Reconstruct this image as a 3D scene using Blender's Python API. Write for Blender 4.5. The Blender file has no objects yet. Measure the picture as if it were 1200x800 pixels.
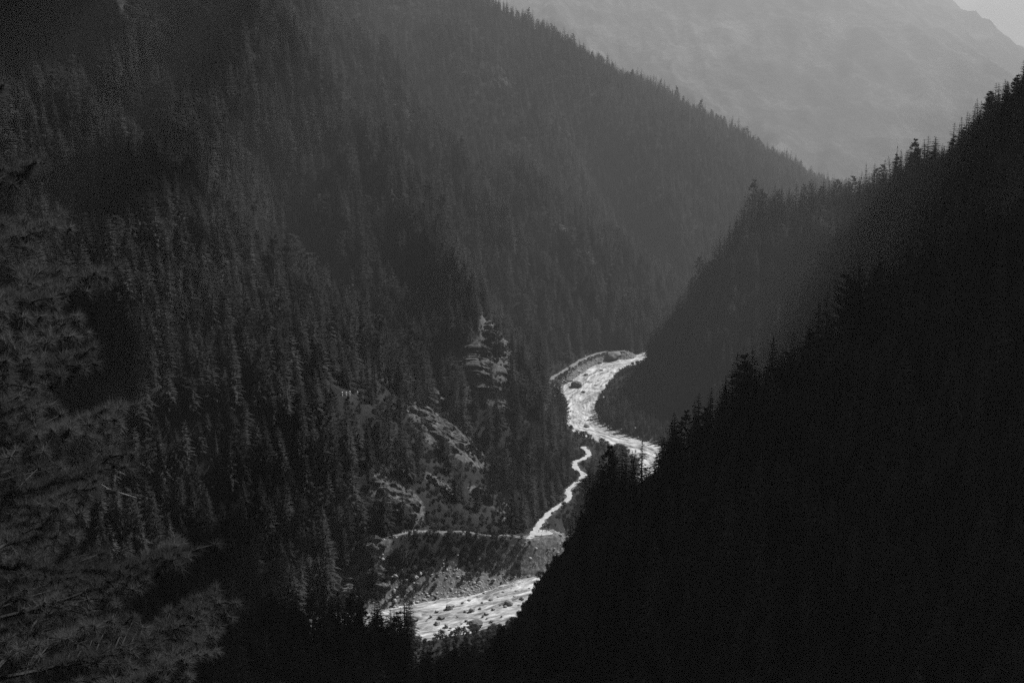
import bpy, bmesh, math, random
import numpy as np
from mathutils import Vector, Matrix
random.seed(7)
rng = np.random.default_rng(7)
R = math.radians
SC = bpy.context.scene
COL = SC.collection

# ------------------------------------------------------------------ camera
EYE_Z = 300.0
PITCH = 11.53                       # degrees below the horizontal
FPX = 1667.0                        # 50 mm lens, in pixels of a 1200 px wide frame
cam = bpy.data.objects.new('camera', bpy.data.cameras.new('camera'))
COL.objects.link(cam); SC.camera = cam
cam.location = (0, 0, EYE_Z)
cam.rotation_euler = (R(90 - PITCH), 0, 0)
cam.data.lens = 50; cam.data.sensor_width = 36
cam.data.clip_start = 0.5; cam.data.clip_end = 40000

# ------------------------------------------------------------------ light
SUN_AZ, SUN_EL = 56.0, 49.0         # azimuth measured from +Y towards +X
W = bpy.data.worlds.new('World'); SC.world = W; W.use_nodes = True
wt = W.node_tree; wt.nodes.clear()
sky = wt.nodes.new('ShaderNodeTexSky'); sky.sky_type = 'NISHITA'; sky.sun_disc = False
sky.sun_elevation = R(SUN_EL); sky.sun_rotation = R(SUN_AZ)
sky.air_density = 0.5; sky.dust_density = 0.3; sky.altitude = 2000
bw = wt.nodes.new('ShaderNodeRGBToBW')          # black and white film
bg = wt.nodes.new('ShaderNodeBackground'); bg.inputs['Strength'].default_value = 0.05
wo = wt.nodes.new('ShaderNodeOutputWorld')
wt.links.new(sky.outputs[0], bw.inputs[0]); wt.links.new(bw.outputs[0], bg.inputs[0]); wt.links.new(bg.outputs[0], wo.inputs[0])
sun = bpy.data.objects.new('sun', bpy.data.lights.new('sun', 'SUN'))
COL.objects.link(sun)
sun.data.energy = 5.0; sun.data.angle = R(0.6); sun.data.color = (1, 1, 1)
sdir = Vector((math.sin(R(SUN_AZ)) * math.cos(R(SUN_EL)), math.cos(R(SUN_AZ)) * math.cos(R(SUN_EL)), math.sin(R(SUN_EL))))
sun.rotation_euler = sdir.to_track_quat('Z', 'Y').to_euler()
sun.location = (600, 400, 1500)
SC.view_settings.view_transform = 'Standard'; SC.view_settings.look = 'None'
SC.view_settings.exposure = 0.85; SC.view_settings.gamma = 1; SC.view_settings.use_curve_mapping = False
SC.render.engine = 'CYCLES'
cy = SC.cycles
cy.use_denoising = False             # keeps the fine needle texture; what noise is left reads as film grain
cy.max_bounces = 4; cy.diffuse_bounces = 2; cy.glossy_bounces = 1; cy.transmission_bounces = 2
cy.volume_bounces = 0; cy.transparent_max_bounces = 4
cy.use_adaptive_sampling = False
cy.sampling_pattern = 'BLUE_NOISE'
W.cycles.sampling_method = 'NONE'
HAZE_DENSITY = 0.00013

# ------------------------------------------------------------------ helpers
cP, sP = math.cos(R(PITCH)), math.sin(R(PITCH))
def ray(px, py):
    u = (px - 600) / FPX; v = (400 - py) / FPX
    return np.array([u, cP + v * sP, -sP + v * cP])
def at(px, py, Y):
    """World point on the sight line of a photo pixel at ground distance Y."""
    d = ray(px, py); k = Y / d[1]
    return np.array([d[0] * k, Y, EYE_Z + d[2] * k])
def at_z(px, py, z):
    d = ray(px, py); k = (z - EYE_Z) / d[2]
    return np.array([d[0] * k, d[1] * k, z])
def project(x, y, z):
    dz = z - EYE_Z
    f = y * cP - dz * sP; up = y * sP + dz * cP
    return 600 + FPX * x / f, 400 - FPX * up / f, f

_p = np.random.default_rng(11).permutation(512)
_perm = np.concatenate([_p, _p])
_ga = np.random.default_rng(12).uniform(0, 2 * np.pi, 512)
_gx, _gy = np.cos(_ga), np.sin(_ga)
def perlin(x, y):
    xi = np.floor(x).astype(int); yi = np.floor(y).astype(int)
    xf = x - xi; yf = y - yi
    u = xf * xf * xf * (xf * (xf * 6 - 15) + 10); v = yf * yf * yf * (yf * (yf * 6 - 15) + 10)
    def g(ix, iy, dx, dy):
        h = _perm[(_perm[ix & 511] + iy) & 511]
        return _gx[h] * dx + _gy[h] * dy
    a = g(xi, yi, xf, yf); b = g(xi + 1, yi, xf - 1, yf)
    c = g(xi, yi + 1, xf, yf - 1); d = g(xi + 1, yi + 1, xf - 1, yf - 1)
    return (a + u * (b - a)) * (1 - v) + (c + u * (d - c)) * v
def fbm(x, y, o=4, gain=0.5):
    s = 0; a = 1.0
    for i in range(o):
        s = s + a * perlin(x + 17.3 * i, y - 9.1 * i); x = x * 2.03; y = y * 2.03; a *= gain
    return s
def ridged(x, y, o=4, gain=0.5):
    s = 0; a = 1.0
    for i in range(o):
        s = s + a * (1 - 2.2 * np.abs(perlin(x + 31.7 * i, y + 5.3 * i))); x = x * 2.05; y = y * 2.05; a *= gain
    return s
def smooth(a, b, t):
    t = np.clip((t - a) / (b - a), 0, 1); return t * t * (3 - 2 * t)
def smax(a, b, k):
    h = np.clip(0.5 + 0.5 * (a - b) / k, 0, 1)
    return b * (1 - h) + a * h + k * h * (1 - h)
def seg_dist(x, y, poly):
    """Nearest distance to a polyline and the interpolated further values there."""
    best = np.full(x.shape, 1e9); vals = [np.zeros(x.shape) for _ in range(len(poly[0]) - 2)]
    for p, q in zip(poly[:-1], poly[1:]):
        dx, dy = q[0] - p[0], q[1] - p[1]; L = dx * dx + dy * dy + 1e-9
        t = np.clip(((x - p[0]) * dx + (y - p[1]) * dy) / L, 0, 1)
        d = np.hypot(x - p[0] - t * dx, y - p[1] - t * dy)
        m = d < best
        best = np.where(m, d, best)
        for i in range(len(vals)): vals[i] = np.where(m, p[2 + i] + t * (q[2 + i] - p[2 + i]), vals[i])
    return best, vals
def tent(x, y, poly, slope, ax=1.0):
    """Ridge with straight flanks; ax steepens the flanks that face left and right."""
    h = np.full(x.shape, -1e9); x = x * ax
    for p, q in zip(poly[:-1], poly[1:]):
        p = (p[0] * ax, p[1], p[2]); q = (q[0] * ax, q[1], q[2])
        dx, dy = q[0] - p[0], q[1] - p[1]; L = dx * dx + dy * dy + 1e-9
        t = np.clip(((x - p[0]) * dx + (y - p[1]) * dy) / L, 0, 1)
        d = np.hypot(x - p[0] - t * dx, y - p[1] - t * dy)
        h = np.maximum(h, p[2] + t * (q[2] - p[2]) - slope * (np.sqrt(d * d + 36) - 6))
    return h
def side_of(x, y, poly):
    best = np.full(x.shape, 1e9); sg = np.zeros(x.shape)
    for p, q in zip(poly[:-1], poly[1:]):
        dx, dy = q[0] - p[0], q[1] - p[1]; L = dx * dx + dy * dy + 1e-9
        t = np.clip(((x - p[0]) * dx + (y - p[1]) * dy) / L, 0, 1)
        d = np.hypot(x - p[0] - t * dx, y - p[1] - t * dy); m = d < best
        best = np.where(m, d, best); sg = np.where(m, dx * (y - p[1]) - dy * (x - p[0]), sg)
    return np.sign(sg)
def catmull(pts, n=8):
    pts = [np.array(p, float) for p in pts]
    P = [2 * pts[0] - pts[1]] + pts + [2 * pts[-1] - pts[-2]]
    out = []
    for i in range(1, len(P) - 2):
        for k in range(n):
            t = k / n; a, b, c, d = P[i - 1:i + 3]
            out.append(0.5 * (2 * b + (c - a) * t + (2 * a - 5 * b + 4 * c - d) * t * t + (3 * b - a - 3 * c + d) * t ** 3))
    out.append(pts[-1]); return out

def tag(o, label=None, cat=None, group=None, kind=None):
    if label: o['label'] = label
    if cat: o['category'] = cat
    if group: o['group'] = group
    if kind: o['kind'] = kind
    return o
def empty(name, loc, rz=0.0, sc=1.0):
    o = bpy.data.objects.new(name, None); COL.objects.link(o)
    o.location = loc; o.rotation_euler = (0, 0, rz); o.scale = (sc, sc, sc); o.empty_display_size = 0.5
    return o
def mesh_from(name, verts, faces, mats=(), midx=None, smooth_shade=False):
    me = bpy.data.meshes.new(name)
    me.from_pydata([tuple(v) for v in verts], [], [tuple(f) for f in faces])
    for m in mats: me.materials.append(m)
    if midx is not None: me.polygons.foreach_set('material_index', np.array(midx, dtype=np.int32))
    if smooth_shade: me.polygons.foreach_set('use_smooth', np.ones(len(me.polygons), dtype=bool))
    me.update(); return me
def link(name, me, parent=None, loc=None):
    o = bpy.data.objects.new(name, me); COL.objects.link(o)
    if parent: o.parent = parent
    if loc is not None: o.location = loc
    return o

# ------------------------------------------------------------------ materials (neutral: a black and white photograph)
def new_mat(name):
    m = bpy.data.materials.new(name); m.use_nodes = True; m.node_tree.nodes.clear(); return m
class NT:
    def __init__(s, m): s.t = m.node_tree
    def n(s, typ, **k):
        nd = s.t.nodes.new(typ)
        for a, b in k.items():
            if a in nd.inputs: nd.inputs[a].default_value = b
            else: setattr(nd, a, b)
        return nd
    def l(s, a, b): s.t.links.new(a, b)
def grey(v): return (v, v, v, 1)
def ramp(nt, src, stops):
    r = nt.n('ShaderNodeValToRGB'); e = r.color_ramp.elements
    while len(e) < len(stops): e.new(0.5)
    for el, (p, v) in zip(e, stops): el.position = p; el.color = grey(v)
    nt.l(src, r.inputs[0]); return r.outputs[0]
def foliage_mat(name, lo, hi, trans=0.2):
    m = new_mat(name); t = NT(m)
    oi = t.n('ShaderNodeObjectInfo'); tc = t.n('ShaderNodeNewGeometry')
    nz = t.n('ShaderNodeTexNoise', Scale=0.9, Detail=2.0); t.l(tc.outputs['Position'], nz.inputs['Vector'])
    mix = t.n('ShaderNodeMath', operation='ADD'); t.l(oi.outputs['Random'], mix.inputs[0]); t.l(nz.outputs[0], mix.inputs[1])
    half = t.n('ShaderNodeMath', operation='MULTIPLY'); half.inputs[1].default_value = 0.5; t.l(mix.outputs[0], half.inputs[0])
    c = ramp(t, half.outputs[0], [(0.28, lo), (0.72, hi)])
    d = t.n('ShaderNodeBsdfDiffuse', Roughness=1.0); tr = t.n('ShaderNodeBsdfTranslucent')
    t.l(c, d.inputs[0]); t.l(c, tr.inputs[0])
    ms = t.n('ShaderNodeMixShader'); ms.inputs[0].default_value = trans
    t.l(d.outputs[0], ms.inputs[1]); t.l(tr.outputs[0], ms.inputs[2])
    o = t.n('ShaderNodeOutputMaterial'); t.l(ms.outputs[0], o.inputs[0]); return m
def rough_mat(name, stops, scale, detail=8.0, bump=0.5, bump_dist=0.3, rough=0.9, coord='Object', stretch=(1, 1, 1)):
    m = new_mat(name); t = NT(m)
    tc = t.n('ShaderNodeTexCoord'); mp = t.n('ShaderNodeMapping'); mp.inputs['Scale'].default_value = stretch
    t.l(tc.outputs[coord], mp.inputs[0])
    nz = t.n('ShaderNodeTexNoise', Scale=scale, Detail=detail, Roughness=0.65); t.l(mp.outputs[0], nz.inputs['Vector'])
    c = ramp(t, nz.outputs[0], stops)
    b = t.n('ShaderNodeBump', Strength=bump, Distance=bump_dist); t.l(nz.outputs[0], b.inputs['Height'])
    p = t.n('ShaderNodeBsdfPrincipled', Roughness=rough); p.inputs['Specular IOR Level'].default_value = 0.2
    t.l(c, p.inputs['Base Color']); t.l(b.outputs[0], p.inputs['Normal'])
    o = t.n('ShaderNodeOutputMaterial'); t.l(p.outputs[0], o.inputs[0]); return m

M = {}
M['needles'] = foliage_mat('needles', 0.04, 0.13, 0.25)
M['shade_needles'] = foliage_mat('pine_needles', 0.05, 0.11, 0.4)  # needle tone of the pine close by
M['leaves'] = foliage_mat('leaves', 0.05, 0.14, 0.25)
M['bark'] = rough_mat('bark', [(0.3, 0.05), (0.7, 0.13)], 1.5, stretch=(4, 4, 1))
M['branch_bark'] = rough_mat('branch_bark', [(0.3, 0.015), (0.7, 0.035)], 3.0)
M['worn_earth'] = rough_mat('worn_earth', [(0.3, 0.09), (0.7, 0.2)], 0.5, 8, 0.3, 0.1)
M['dead_wood'] = rough_mat('dead_wood', [(0.3, 0.12), (0.7, 0.28)], 2.0, stretch=(4, 4, 1))
M['pale_twig'] = rough_mat('pale_twig', [(0.3, 0.12), (0.7, 0.24)], 3.0)
M['rock'] = rough_mat('rock', [(0.32, 0.03), (0.5, 0.07), (0.74, 0.19)], 0.3, 12, 1.0, 1.4)
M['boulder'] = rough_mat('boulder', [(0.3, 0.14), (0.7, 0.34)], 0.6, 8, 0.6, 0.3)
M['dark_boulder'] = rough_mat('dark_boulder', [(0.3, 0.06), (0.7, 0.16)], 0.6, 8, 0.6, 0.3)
M['gravel'] = rough_mat('gravel', [(0.25, 0.12), (0.5, 0.26), (0.75, 0.5)], 1.6, 6, 0.6, 0.2)
M['path'] = rough_mat('path_dust', [(0.3, 0.26), (0.7, 0.42)], 0.5, 8, 0.3, 0.1)
M['paint'] = rough_mat('white_paint', [(0.3, 0.7), (0.7, 0.85)], 3.0, 3, 0.1, 0.02)

def terrain_mat():
    m = new_mat('forest_floor'); t = NT(m)
    g = t.n('ShaderNodeNewGeometry')
    n1 = t.n('ShaderNodeTexNoise', Scale=0.06, Detail=8.0, Roughness=0.7); t.l(g.outputs['Position'], n1.inputs['Vector'])
    n2 = t.n('ShaderNodeTexNoise', Scale=0.5, Detail=6.0, Roughness=0.7); t.l(g.outputs['Position'], n2.inputs['Vector'])
    soil = ramp(t, n1.outputs[0], [(0.35, 0.03), (0.65, 0.075)])
    rock = ramp(t, n2.outputs[0], [(0.3, 0.07), (0.5, 0.17), (0.7, 0.32)])
    grav = ramp(t, n2.outputs[0], [(0.3, 0.08), (0.5, 0.22), (0.7, 0.45)])
    ar = t.n('ShaderNodeAttribute', attribute_name='rockiness'); ag = t.n('ShaderNodeAttribute', attribute_name='gravel')
    def crisp(src):
        a = t.n('ShaderNodeMath', operation='ADD'); b = t.n('ShaderNodeMath', operation='SUBTRACT'); b.inputs[1].default_value = 0.5
        t.l(n2.outputs[0], b.inputs[0]); t.l(src, a.inputs[0]); t.l(b.outputs[0], a.inputs[1])
        return ramp(t, a.outputs[0], [(0.38, 0), (0.6, 1)])
    m1 = t.n('ShaderNodeMixRGB'); t.l(crisp(ar.outputs['Fac']), m1.inputs[0]); t.l(soil, m1.inputs[1]); t.l(rock, m1.inputs[2])
    m2 = t.n('ShaderNodeMixRGB'); t.l(crisp(ag.outputs['Fac']), m2.inputs[0]); t.l(m1.outputs[0], m2.inputs[1]); t.l(grav, m2.inputs[2])
    b = t.n('ShaderNodeBump', Strength=0.8, Distance=1.0); t.l(n2.outputs[0], b.inputs['Height'])
    d = t.n('ShaderNodeBsdfDiffuse', Roughness=1.0); t.l(m2.outputs[0], d.inputs[0]); t.l(b.outputs[0], d.inputs['Normal'])
    o = t.n('ShaderNodeOutputMaterial'); t.l(d.outputs[0], o.inputs[0]); return m
M['terrain'] = terrain_mat()
def mountain_mat():
    m = new_mat('mountain_side'); t = NT(m)
    g = t.n('ShaderNodeNewGeometry')
    n1 = t.n('ShaderNodeTexNoise', Scale=0.004, Detail=10.0, Roughness=0.7); t.l(g.outputs['Position'], n1.inputs['Vector'])
    n2 = t.n('ShaderNodeTexNoise', Scale=0.05, Detail=6.0, Roughness=0.75); t.l(g.outputs['Position'], n2.inputs['Vector'])
    mx = t.n('ShaderNodeMath', operation='MULTIPLY_ADD'); mx.inputs[1].default_value = 0.38
    t.l(n2.outputs[0], mx.inputs[0]); t.l(n1.outputs[0], mx.inputs[2])
    c = ramp(t, mx.outputs[0], [(0.5, 0.06), (0.68, 0.11), (0.9, 0.26)])
    b = t.n('ShaderNodeBump', Strength=1.0, Distance=25.0); t.l(mx.outputs[0], b.inputs['Height'])
    d = t.n('ShaderNodeBsdfDiffuse', Roughness=1.0); t.l(c, d.inputs[0]); t.l(b.outputs[0], d.inputs['Normal'])
    o = t.n('ShaderNodeOutputMaterial'); t.l(d.outputs[0], o.inputs[0]); return m
M['mountain'] = mountain_mat()
def water_mat():
    m = new_mat('whitewater'); t = NT(m)
    at_ = t.n('ShaderNodeAttribute', attribute_name='flow')       # metres along and across the stream
    mp = t.n('ShaderNodeMapping'); mp.inputs['Scale'].default_value = (0.16, 0.5, 1); t.l(at_.outputs['Vector'], mp.inputs[0])
    n0 = t.n('ShaderNodeTexNoise', Scale=1.0, Detail=8.0, Roughness=0.72, Distortion=0.8); t.l(mp.outputs[0], n0.inputs['Vector'])
    mp2 = t.n('ShaderNodeMapping'); mp2.inputs['Scale'].default_value = (0.035, 0.11, 1); t.l(at_.outputs['Vector'], mp2.inputs[0])
    nb = t.n('ShaderNodeTexNoise', Scale=1.0, Detail=4.0, Roughness=0.6, Distortion=1.5); t.l(mp2.outputs[0], nb.inputs['Vector'])
    n1 = t.n('ShaderNodeMixRGB'); n1.inputs[0].default_value = 0.5; t.l(n0.outputs[0], n1.inputs[1]); t.l(nb.outputs[0], n1.inputs[2])
    c = ramp(t, n1.outputs[0], [(0.36, 0.05), (0.44, 0.15), (0.52, 0.31), (0.63, 0.6)])
    rr = ramp(t, n1.outputs[0], [(0.35, 0.25), (0.55, 0.8)])
    b = t.n('ShaderNodeBump', Strength=0.7, Distance=0.8); t.l(n1.outputs[0], b.inputs['Height'])
    p = t.n('ShaderNodeBsdfPrincipled'); p.inputs['Specular IOR Level'].default_value = 0.35
    t.l(c, p.inputs['Base Color']); t.l(rr, p.inputs['Roughness']); t.l(b.outputs[0], p.inputs['Normal'])
    o = t.n('ShaderNodeOutputMaterial'); t.l(p.outputs[0], o.inputs[0]); return m
M['water'] = water_mat()

# ------------------------------------------------------------------ the lie of the land
# river: x, y, z, half width
RIVER = catmull([(1150, 3300, 62, 10), (690, 2330, 56, 10), (470, 1800, 48, 10), (260, 1430, 35, 10), (125, 1268, 27, 10), (86, 1238, 25, 12),
                 (62, 1180, 21, 13), (50, 1120, 17, 12), (56, 1075, 14, 10), (78, 1040, 12, 10), (106, 1006, 9.5, 11), (100, 930, 7, 11), (62, 840, 4, 13),
                 (28, 774, 1.5, 14), (-8, 740, 0, 18), (-58, 718, -2, 20), (-112, 697, -5, 16), (-175, 635, -11, 14), (-205, 470, -20, 13),
                 (-205, 300, -30, 13), (-200, 0, -45, 13), (-230, -400, -60, 13)], 6)
TREE_H = 20
def rg(*pts): return [at(px, py, Y) - np.array([0, 0, TREE_H]) for px, py, Y in pts]
w3 = lambda *p: [np.array(q, float) for q in p]
LEFT = w3((-900, -600, 560), (-860, 500, 580), (-800, 900, 600), (-770, 1250, 600), (-600, 1600, 560), (-340, 1950, 500))
RIB1 = w3((-620, 1020, 530)) + rg((330, 10, 1290), (420, 110, 1220), (500, 235, 1110), (560, 330, 1010), (596, 440, 960), (645, 535, 935))
RIB2 = rg((300, -60, 1480), (400, 30, 1500), (490, 130, 1530), (560, 165, 1560), (640, 235, 1570), (740, 315, 1570), (800, 370, 1560))
lift_ = lambda ps, d: [p + np.array([0, 0, d]) for p in ps]
RIB2 = lift_(RIB2, 14)
RIB2B = rg((520, 10, 1800), (600, 70, 1820), (690, 160, 1830), (780, 245, 1840), (850, 320, 1840))
RIB0 = w3((-820, 800, 570)) + rg((60, 80, 930), (180, 220, 920), (290, 380, 890), (370, 500, 850), (430, 600, 805))
SKYL = w3((-300, 1950, 500)) + rg((600, 2, 2000), (700, 62, 2050), (790, 103, 2100), (900, 168, 2200), (990, 213, 2300), (1060, 255, 2350), (1120, 330, 2380))
BACK = rg((752, 432, 1225), (792, 390, 1222), (842, 334, 1216), (858, 268, 1210), (885, 236, 1195), (940, 226, 1180), (1000, 212, 1160), (1070, 188, 1140),
          (1130, 158, 1120), (1160, 122, 1110), (1200, 85, 1100)) + w3((600, 1060, 420), (900, 1000, 620))
FRONT = rg((570, 775, 650), (610, 735, 655), (640, 680, 655), (655, 620, 655), (695, 568, 650), (800, 515, 640), (900, 432, 630), (1040, 332, 615),
           (1200, 235, 600)) + w3((330, 590, 330), (600, 560, 520))
CAMH = w3((60, -600, 420), (30, -150, 330), (0, 0, 298.2), (-3, 30, 275), (-6, 60, 252), (-9, 150, 184), (-12, 300, 98), (-22, 500, 30), (-34, 640, 9))
CAMH2 = w3((-12, 200, 150), (-80, 350, 112), (-122, 480, 84), (-112, 585, 44), (-58, 634, 14))
RIGHT = w3((820, -600, 640), (880, 600, 670), (1300, 1300, 640))
PEAK = w3((-2500, 6000, 900), (-500, 6400, 1150)) + [at(900, -160, 6600), at(1010, -44, 6400), at(1066, 6, 6300), at(1112, 44, 6200), at(1146, 70, 6150),
        at(1176, 94, 6100), at(1230, 140, 6000), at(1300, 210, 5900)]
SPURS = [[at(1125, 116, 4700), at(1065, 162, 4300), at(1000, 205, 3800), at(940, 225, 3400)], [at(1125, 116, 4700), at(1200, 165, 4600), at(1300, 210, 4500)],
         [at(870, -120, 6500), at(800, -10, 5300), at(790, 90, 4300), at(850, 200, 3300)], [at(1020, -50, 6400), at(960, 60, 5300), at(965, 150, 4200), at(975, 215, 3500)],
         [at(700, -130, 6000), at(640, 0, 4800), at(720, 90, 3900), at(800, 190, 3200)], [at(900, -160, 6600), at(880, 0, 5500), at(890, 110, 4500), at(920, 215, 3300)],
         [at(1078, 0, 6300), at(1040, 100, 5200), at(1050, 190, 4200), at(1060, 225, 3700)]]

# gullies cut into the left slope: x, y, depth, half width
GULLIES = [[(-75, 1690, 10, 40), (-52, 1560, 46, 55), (-20, 1440, 52, 55), (10, 1370, 40, 45), (45, 1310, 15, 30)],
           [(70, 1850, 10, 40), (98, 1760, 44, 55), (130, 1680, 50, 55), (165, 1590, 42, 45), (190, 1530, 15, 30)],
           [(-150, 1260, 8, 30), (-112, 1160, 34, 36), (-80, 1090, 38, 34), (-50, 1030, 24, 28)],
           [(-235, 1180, 8, 30), (-180, 1120, 32, 34), (-138, 1060, 36, 34), (-100, 1000, 20, 26)],
           [(-150, 1750, 10, 40), (-118, 1640, 36, 45), (-92, 1500, 34, 45), (-75, 1400, 12, 30)]]
# trails: x, y, z
def tz(*pts): return catmull([at_z(a, b, z) for a, b, z in pts], 5)
TRAIL = tz((683, 523, 17), (690, 531, 17.5), (684, 537, 18.5), (673, 541, 19), (676, 549, 19), (684, 556, 19), (677, 564, 19), (666, 574, 19), (667, 583, 19), (655, 592, 19),
           (643, 601, 19.5), (633, 612, 20), (627, 622, 20.5), (619, 630, 21))
TRAIL_SIDE = tz((626, 628, 20.8), (605, 626, 22), (580, 627, 23), (560, 625, 25), (540, 622, 27), (515, 623, 28), (490, 622, 30), (468, 626, 30), (443, 632, 30))
TRAIL_FAR = tz((643, 450, 25), (648, 442, 26), (658, 436, 27.5), (668, 430, 28.5), (682, 421, 30), (700, 414, 31.5), (716, 411, 32), (732, 411, 32))
TRAILS = [TRAIL, TRAIL_SIDE, TRAIL_FAR]
YARD = at_z(634, 624, 20.2)           # widening of the trail where the walkers stand
# bare rock: photo spot, distance, radii along x and y, strength
ROCKS = [(556, 335, 1010, 17, 34), (583, 395, 985, 15, 28), (560, 430, 985, 22, 20), (520, 500, 930, 26, 22), (465, 575, 850, 16, 18), (640, 590, 880, 11, 16),
         (165, 8, 1010, 30, 16), (228, 10, 1040, 26, 14), (196, 60, 1000, 16, 8), (353, 42, 1130, 10, 8), (470, 130, 1500, 20, 10), (690, 300, 1500, 10, 16),
         (430, 660, 760, 14, 12), (600, 600, 850, 10, 14), (370, 180, 1080, 8, 14), (660, 270, 1500, 8, 14), (590, 95, 1800, 16, 12),
         (505, 455, 950, 9, 11), (545, 515, 900, 8, 10), (515, 560, 850, 9, 7), (588, 480, 930, 7, 12), (565, 575, 840, 8, 8), (410, 690, 740, 9, 8)]

def base_height(x, y):
    rd, (rz, hw) = seg_dist(x, y, RIVER_A)
    wx = x + 26 * fbm(x / 90 + 3, y / 90, 2); wy = y + 26 * fbm(x / 90 - 7, y / 90 + 5, 2)
    h = tent(wx, wy, LEFT, 0.80) + 19 * ridged(wy / 140, wx / 420, 3)
    for r, s, k, ax in ((RIB0, 0.86, 18, 1), (RIB1, 0.9, 12, 1.75), (RIB2, 0.80, 16, 1), (RIB2B, 0.76, 16, 1), (SKYL, 0.62, 14, 1)):
        h = smax(h, tent(x * 0.6 + wx * 0.4, y * 0.6 + wy * 0.4, r, s, ax), k)
    for gl in GULLIES:
        gd, (dp, wd) = seg_dist(wx * 0.5 + x * 0.5, wy * 0.5 + y * 0.5, gl); h = h - dp * smooth(1, 0, gd / np.maximum(wd, 1))
    h = h - 250 * smooth(4, 60, rd * side_of(x, y, RIVER_A[::3])) * smooth(1700, 1300, y)
    for r, s, k, ax in ((BACK, 0.80, 8, 1.9), (FRONT, 0.84, 8, 2.2), (RIGHT, 0.82, 16, 1), (CAMH, 0.55, 10, 1), (CAMH2, 0.7, 8, 1)):
        h = smax(h, tent(x * 0.92 + wx * 0.08, y * 0.8 + wy * 0.2, r, s, ax) + (4 * ridged(x / 80, y / 80, 2) + (9 * fbm(x / 42, y / 60, 3) if r is not RIGHT else 0) if r is not CAMH and r is not CAMH2 else 0), k)
    floor = rz + 3 + 0.08 * np.clip(rd - hw, 0, 80) + 1.5 * fbm(x / 25, y / 25, 3)
    h = smax(h, floor, 8)
    rough = smooth(10, 60, rd)
    h = h + rough * (5 * fbm(x / 55, y / 55, 4) + 1.2 * fbm(x / 9, y / 9, 2))
    hill_near = smooth(90, 20, np.hypot(x, y))
    h = h * (1 - hill_near) + hill_near * np.minimum(h, tent(x, y, CAMH, 0.95))
    h = h - 110 * smooth(2420, 2750, y) * smooth(-900, 0, x)
    # the river's cut
    edge = hw + 3.5 * fbm(x / 16, y / 16, 3)
    cut = rz - 1.6 + 0.3 * np.maximum(rd - edge, 0) + 0.6 * np.maximum(rd - edge - 10, 0) + 0.02 * np.maximum(rd - edge - 35, 0) ** 2
    h = np.minimum(h, cut)
    h = np.where(rd < edge, np.minimum(h, rz - 1.2), h)
    # far mountains
    far = smooth(2600, 3000, y)
    if np.any(far > 0):
        pk = tent(x + 45 * fbm(x / 300, y / 300, 4), y + 160 * fbm(x / 500 + 9, y / 500, 4), PEAK, 0.42, 2.6)
        for sp in SPURS: pk = smax(pk, tent(x + 60 * fbm(x / 300, y / 300, 4), y + 110 * fbm(x / 300 + 9, y / 300, 4), sp, 0.42, 2.0), 25)
        pk = smax(pk + (30 * ridged(x / 230, y / 420, 5, 0.55) - 24) * smooth(2900, 3600, y), -60 + 0 * x, 30)
        h = h * (1 - far) + far * pk
    return h, rd, rz, hw
RIVER_A = [tuple(p) for p in RIVER]
def land(x, y):
    h, rd, rz, hw = base_height(x, y)
    verge = np.zeros(x.shape)
    for tr in TRAILS:
        d, (z,) = seg_dist(x, y, [tuple(p) for p in tr])
        if tr is not TRAIL_FAR: verge = np.maximum(verge, smooth(4.2, 1.6, d))
        w = smooth(13, 2.6, d); h = h * (1 - w) + (z - 0.25) * w
    d = np.hypot((x - YARD[0]) / 1.2, y - YARD[1]); w = smooth(18, 10, d); h = h * (1 - w) + (YARD[2] - 0.25) * w
    grav = smooth(hw + 17 + 8 * fbm(x / 20, y / 20, 2), hw + 5, rd) * smooth(300, 450, y) * smooth(1500, 1400, y) * (1 - smooth(hw + 3, hw + 6, rd) * smooth(1000, 1100, y))
    bar = smooth(hw + 34, hw + 12, rd + 9 * fbm(x / 14, y / 14, 3)) * smooth(732, 745, y) * smooth(800, 780, y) * smooth(-90, -65, x) * smooth(40, 15, x)
    grav = np.maximum(grav, np.maximum(0.62 * verge, 0.7 * bar))
    rock = np.zeros(x.shape)
    for px, py, Y, ax, ay in ROCKS_W:
        rock = np.maximum(rock, smooth(1.35, 0.5, np.hypot((x - px) / ax, (y - py) / ay)))
    rock = rock * (0.65 + 0.7 * smooth(-0.3, 0.3, fbm(x / 10, y / 10, 3)))
    return h, rd, hw, grav, rock

def axis(parts):
    out = []
    for a, b, s in parts: out += list(np.arange(a, b, s))
    return np.array(out + [parts[-1][1]])
gx = axis([(-3600, -1200, 80), (-1200, -520, 20), (-520, 620, 5), (620, 1200, 14), (1200, 3200, 25), (3200, 5200, 80)])
gy = axis([(-800, -80, 30), (-80, 80, 5), (80, 350, 7), (350, 1320, 4.5), (1320, 2500, 9), (2500, 4000, 30), (4000, 7700, 26), (7700, 9400, 100)])
GX, GY = np.meshgrid(gx, gy)
H = base_height(GX, GY)[0]
def ground_z(x, y):
    x = np.atleast_1d(np.asarray(x, float)); y = np.atleast_1d(np.asarray(y, float))
    i = np.clip(np.searchsorted(gx, x) - 1, 0, len(gx) - 2); j = np.clip(np.searchsorted(gy, y) - 1, 0, len(gy) - 2)
    u = np.clip((x - gx[i]) / (gx[i + 1] - gx[i]), 0, 1); v = np.clip((y - gy[j]) / (gy[j + 1] - gy[j]), 0, 1)
    return (H[j, i] * (1 - u) + H[j, i + 1] * u) * (1 - v) + (H[j + 1, i] * (1 - u) + H[j + 1, i + 1] * u) * v
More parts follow.
